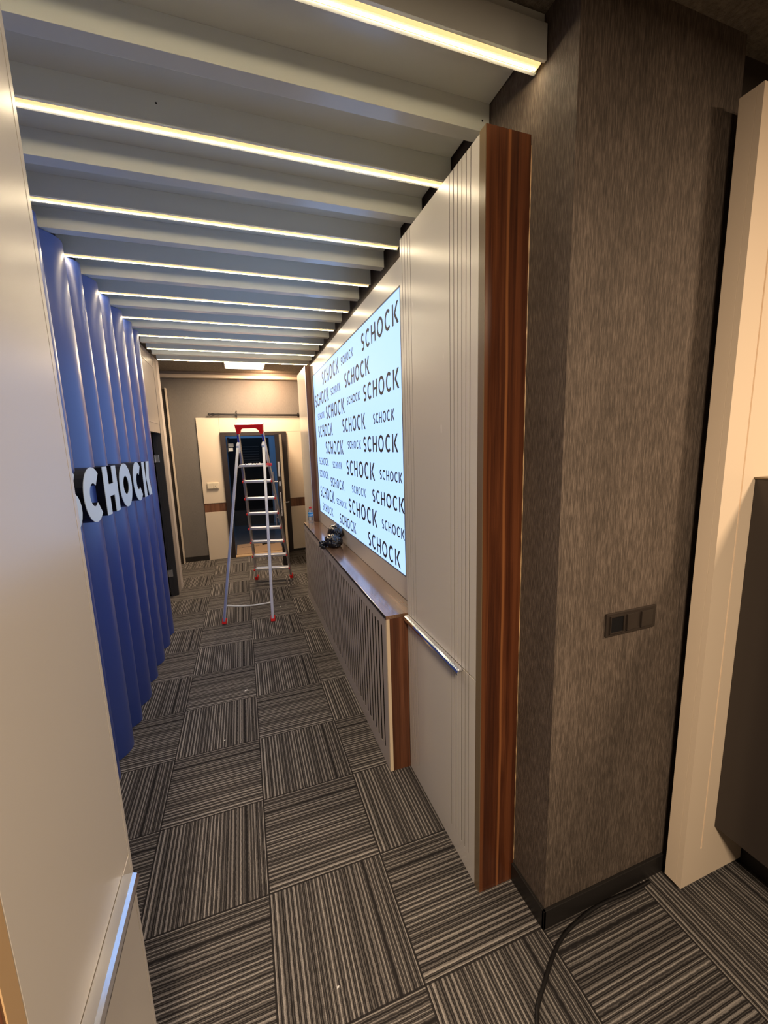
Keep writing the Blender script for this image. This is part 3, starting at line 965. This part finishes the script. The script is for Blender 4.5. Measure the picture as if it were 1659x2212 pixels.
for k, (u, o) in enumerate(((0.70, -0.07), (0.73, -0.035), (0.72, -0.01), (0.75, 0.02), (0.72, 0.06), (0.76, 0.085))):
    bm = bmesh.new(); bmesh.ops.create_icosphere(bm, subdivisions=1, radius=0.012 + 0.003 * (k % 3))
    bmesh.ops.scale(bm, vec=(1, 1, 0.6), verts=bm.verts)
    bmesh.ops.translate(bm, verts=bm.verts, vec=LP(u, o, 1.709))
    tag(obj('plaster_crumb', bm, M_PAPER), 'small white crumbs lying on the ladder platform', 'crumb', 'crumbs on the ladder platform')
bm = bmesh.new(); bar(bm, LP(0.87, 0.13, 1.690), LP(0.90, 0.20, 1.690), 0.03, 0.03, UU)
obj('platform_cap', bm, M_RED, t, bevel=0.004)
# red top handle: an arch in the plane of the rails
prof = [(-0.152, -0.115), (-0.163, 0.0), (0.163, 0.0), (0.152, -0.115), (0.117, -0.115)]
for i in range(9):
    a = math.radians(i * 90 / 8)
    prof.append((0.062 + 0.055 * math.cos(a), -0.115 + 0.068 * math.sin(a)))
for i in range(9):
    a = math.radians(90 + i * 90 / 8)
    prof.append((-0.062 + 0.055 * math.cos(a), -0.115 + 0.068 * math.sin(a)))
prof.append((-0.117, -0.115))
bm = bmesh.new()
ax = (LP(rail_u(2.19), 0, 2.19) - LP(rail_u(0), 0, 0)).normalized()
nrm = ax.cross(WW)
top = LP(rail_u(2.185), 0, 2.185)
va = [bm.verts.new(top + WW * a + ax * b + nrm * 0.034) for a, b in prof]
vb = [bm.verts.new(top + WW * a + ax * b - nrm * 0.034) for a, b in prof]
f1 = bm.faces.new(va); f2 = bm.faces.new(vb[::-1])
for i in range(len(prof)):
    j = (i + 1) % len(prof)
    bm.faces.new([va[i], vb[i], vb[j], va[j]])
bmesh.ops.triangulate(bm, faces=[f1, f2])
obj('top_handle', bm, M_RED, t)['label'] = 'red arched plastic handle'
bm = bmesh.new()
tube(bm, smooth_path([LP(0.070, -0.245, 0.185), LP(0.060, -0.08, 0.174), LP(0.060, 0.08, 0.178), LP(0.075, 0.245, 0.192)], 6), 0.008, 8)
obj('tie_bar', bm, M_WHITEPLASTIC, t, smooth=True)['label'] = 'white tie bar'

# ---------------------------------------------------------------- bottle and bag
bx_, by_ = 0.748, 4.975
t = thing('water_bottle', 'small clear water bottle with red cap and blue label on the walnut ledge', 'bottle', (bx_, by_, 0.96))
bm = bmesh.new()
lathe(bm, [(0.028, 0), (0.032, 0.004), (0.032, 0.03), (0.030, 0.035), (0.032, 0.04), (0.032, 0.125), (0.029, 0.145), (0.018, 0.172), (0.013, 0.182), (0.013, 0.19)], bx_, by_, 0.9605)
obj('bottle_body', bm, M_PET, t, smooth=True)
bm = bmesh.new(); lathe(bm, [(0.0328, 0.088), (0.0328, 0.130)], bx_, by_, 0.9605)
lb = obj('bottle_label', bm, M_LABEL, t, smooth=True)
bm = bmesh.new(); lathe(bm, [(0.0332, 0.100), (0.0332, 0.112)], bx_, by_, 0.9605)
obj('label_stripe', bm, M_LABELW, lb, smooth=True)
bm = bmesh.new(); lathe(bm, [(0.0155, 0.183), (0.0155, 0.200), (0.013, 0.202)], bx_, by_, 0.9605)
obj('bottle_cap', bm, M_RED, t, smooth=True)

bm = bmesh.new()
from mathutils import noise


def lump(bm, c, r, sq, seed, amp=0.22):
    tmp = bmesh.new(); bmesh.ops.create_icosphere(tmp, subdivisions=5, radius=1.0)
    for v in tmp.verts:
        d = v.co.normalized()
        n = noise.noise(d * 2.2 + Vector((seed, 0, 0))) * 0.9
        rg = 1 - abs(noise.noise(d * 4.5 + Vector((0, seed, 0)))) * 2
        rg2 = 1 - abs(noise.noise(d * 10 + Vector((0, seed, 5)))) * 2
        k = 1 + amp * n + 0.10 * rg + 0.035 * rg2
        v.co = Vector((d.x * sq[0], d.y * sq[1], d.z * sq[2])) * r * k + Vector(c)
    off = len(bm.verts)
    m_ = bpy.data.meshes.new('tmp'); tmp.to_mesh(m_); tmp.free(); bm.from_mesh(m_); bpy.data.meshes.remove(m_)


lump(bm, (0.748, 3.665, 1.012), 0.066, (1.15, 1.45, 0.95), 3.1)
lump(bm, (0.795, 3.760, 1.066), 0.072, (0.88, 1.40, 1.10), 7.7)
lump(bm, (0.690, 3.690, 0.992), 0.026, (1.1, 1.3, 0.9), 1.7, 0.4)
lump(bm, (0.653, 3.700, 0.978), 0.030, (1.0, 1.5, 1.1), 5.2, 0.6)
for v in bm.verts:
    if v.co.z < 0.962 and v.co.x > 0.664:
        v.co.z = 0.962
    if v.co.x > 0.862:
        v.co.x = 0.862
tag(obj('plastic_bag', bm, M_BAG, smooth=False), 'crumpled glossy black plastic bag lying on the walnut ledge', 'plastic bag')
for p in C.objects['plastic_bag'].data.polygons:
    p.use_smooth = True

# ---------------------------------------------------------------- column side: sockets, cable, right panel, cabinet
t = thing('socket_plate', 'dark brown triple socket and switch plate on the papered column', 'socket', (1.31, 1.05, 1.215))
pts = BX((1.190, 1.432, 1.041, 1.05, 1.170, 1.258))
obj('frame', pts, M_DARKBROWN, t, bevel=0.003)
obj('socket_insert', BX((1.205, 1.268, 1.0395, 1.0410, 1.183, 1.246)), M_BLACK, t)
bm = bmesh.new()
for b in ((1.203, 1.271, 1.181, 1.185), (1.203, 1.271, 1.244, 1.248), (1.203, 1.207, 1.185, 1.244), (1.267, 1.271, 1.185, 1.244)):
    box(bm, b[0], b[1], 1.036, 1.041, b[2], b[3])
obj('socket_rim', bm, M_DARKBROWN, t)
for xa in (1.283, 1.353):
    bm = bmesh.new()
    prism(bm, [(xa, 1.0410), (xa, 1.0340), (xa + 0.062, 1.0395), (xa + 0.062, 1.0410)], 'z', 1.184, 1.245)
    obj('rocker', bm, M_DARKBROWN, t, bevel=0.001)

cp = smooth_path([(0.69, 0.70, 0.007), (0.761, 0.836, 0.007), (0.848, 0.904, 0.007), (0.991, 0.985, 0.007), (1.148, 1.020, 0.007), (1.269, 1.026, 0.007), (1.395, 1.020, 0.007), (1.50, 1.022, 0.007)], 8)
bm = bmesh.new(); tube(bm, cp, 0.0065, 10)
tag(obj('power_cable', bm, M_CABLE, smooth=True), 'black cable curving over the carpet to the foot of the column', 'cable')

XR, YF, Z0 = 1.572, 0.944, 0.030
t = thing('side_panel_board', 'tall cream panel with one vertical groove, standing right of the papered column', 'wall panel', (1.76, 0.98, 0))
obj('return_board', BX((XR, XR + 0.018, YF + 0.0195, YF + 0.068, Z0, 2.925)), M_PEACH, t, bevel=0.0008)
fbm = bmesh.new()
gx = 1.674
box(fbm, XR, gx - 0.004, YF, YF + 0.0190, Z0, 2.925)
box(fbm, gx + 0.004, 1.945, YF, YF + 0.0190, Z0, 2.925)
box(fbm, gx - 0.004, gx + 0.004, YF, YF + 0.0190, Z0, 0.185)
box(fbm, gx - 0.004, gx + 0.004, YF + 0.004, YF + 0.0190, 0.185, 2.925)
obj('front_board', fbm, M_PEACH, t)
obj('foot', BX((1.64, 1.69, YF + 0.015, YF + 0.05, 0, Z0)), M_BLACK, t)
obj('foot', BX((1.86, 1.91, YF + 0.015, YF + 0.05, 0, Z0)), M_BLACK, t)
obj('back_rail', BX((XR + 0.02, 1.94, YF + 0.0195, YF + 0.035, Z0 + 0.02, 2.9)), M_BLACKBASE, t)

t = thing('wall_cabinet', 'dark brown cabinet hung against the cream panel at the right edge', 'cabinet', (2.1, 0.5, 0.0))
obj('cabinet_body', BX((1.742, 2.45, -0.30, 0.943, 0.268, 1.722)), M_CABDARK, t, bevel=0.001)
obj('cabinet_top', BX((1.735, 2.45, -0.30, 0.943, 1.7225, 1.728)), M_EDGE, t)
obj('plinth', BX((1.952, 2.45, -0.30, 0.99, 0.0, 0.267)), M_BLACKBASE, t)

# paper scraps on the carpet
sc_pts = [(0.365, 4.85), (0.30, 4.83), (-0.115, 3.16), (-0.255, 2.62), (0.03, 0.93), (-0.36, 7.35), (0.17, 1.15)]
for k, (x, y) in enumerate(sc_pts):
    bm = bmesh.new()
    s = 0.003 + 0.002 * (k % 3)
    prism(bm, [(x - s * 1.6, y - s), (x + s * 1.2, y - s * 0.6), (x + s * 1.7, y + s), (x - s, y + s * 0.8)], 'z', 0.0005, 0.003)
    tag(obj('paper_scrap', bm, M_PAPER), 'tiny white scrap of debris lying on the carpet', 'scrap', 'tiny scraps on the carpet')
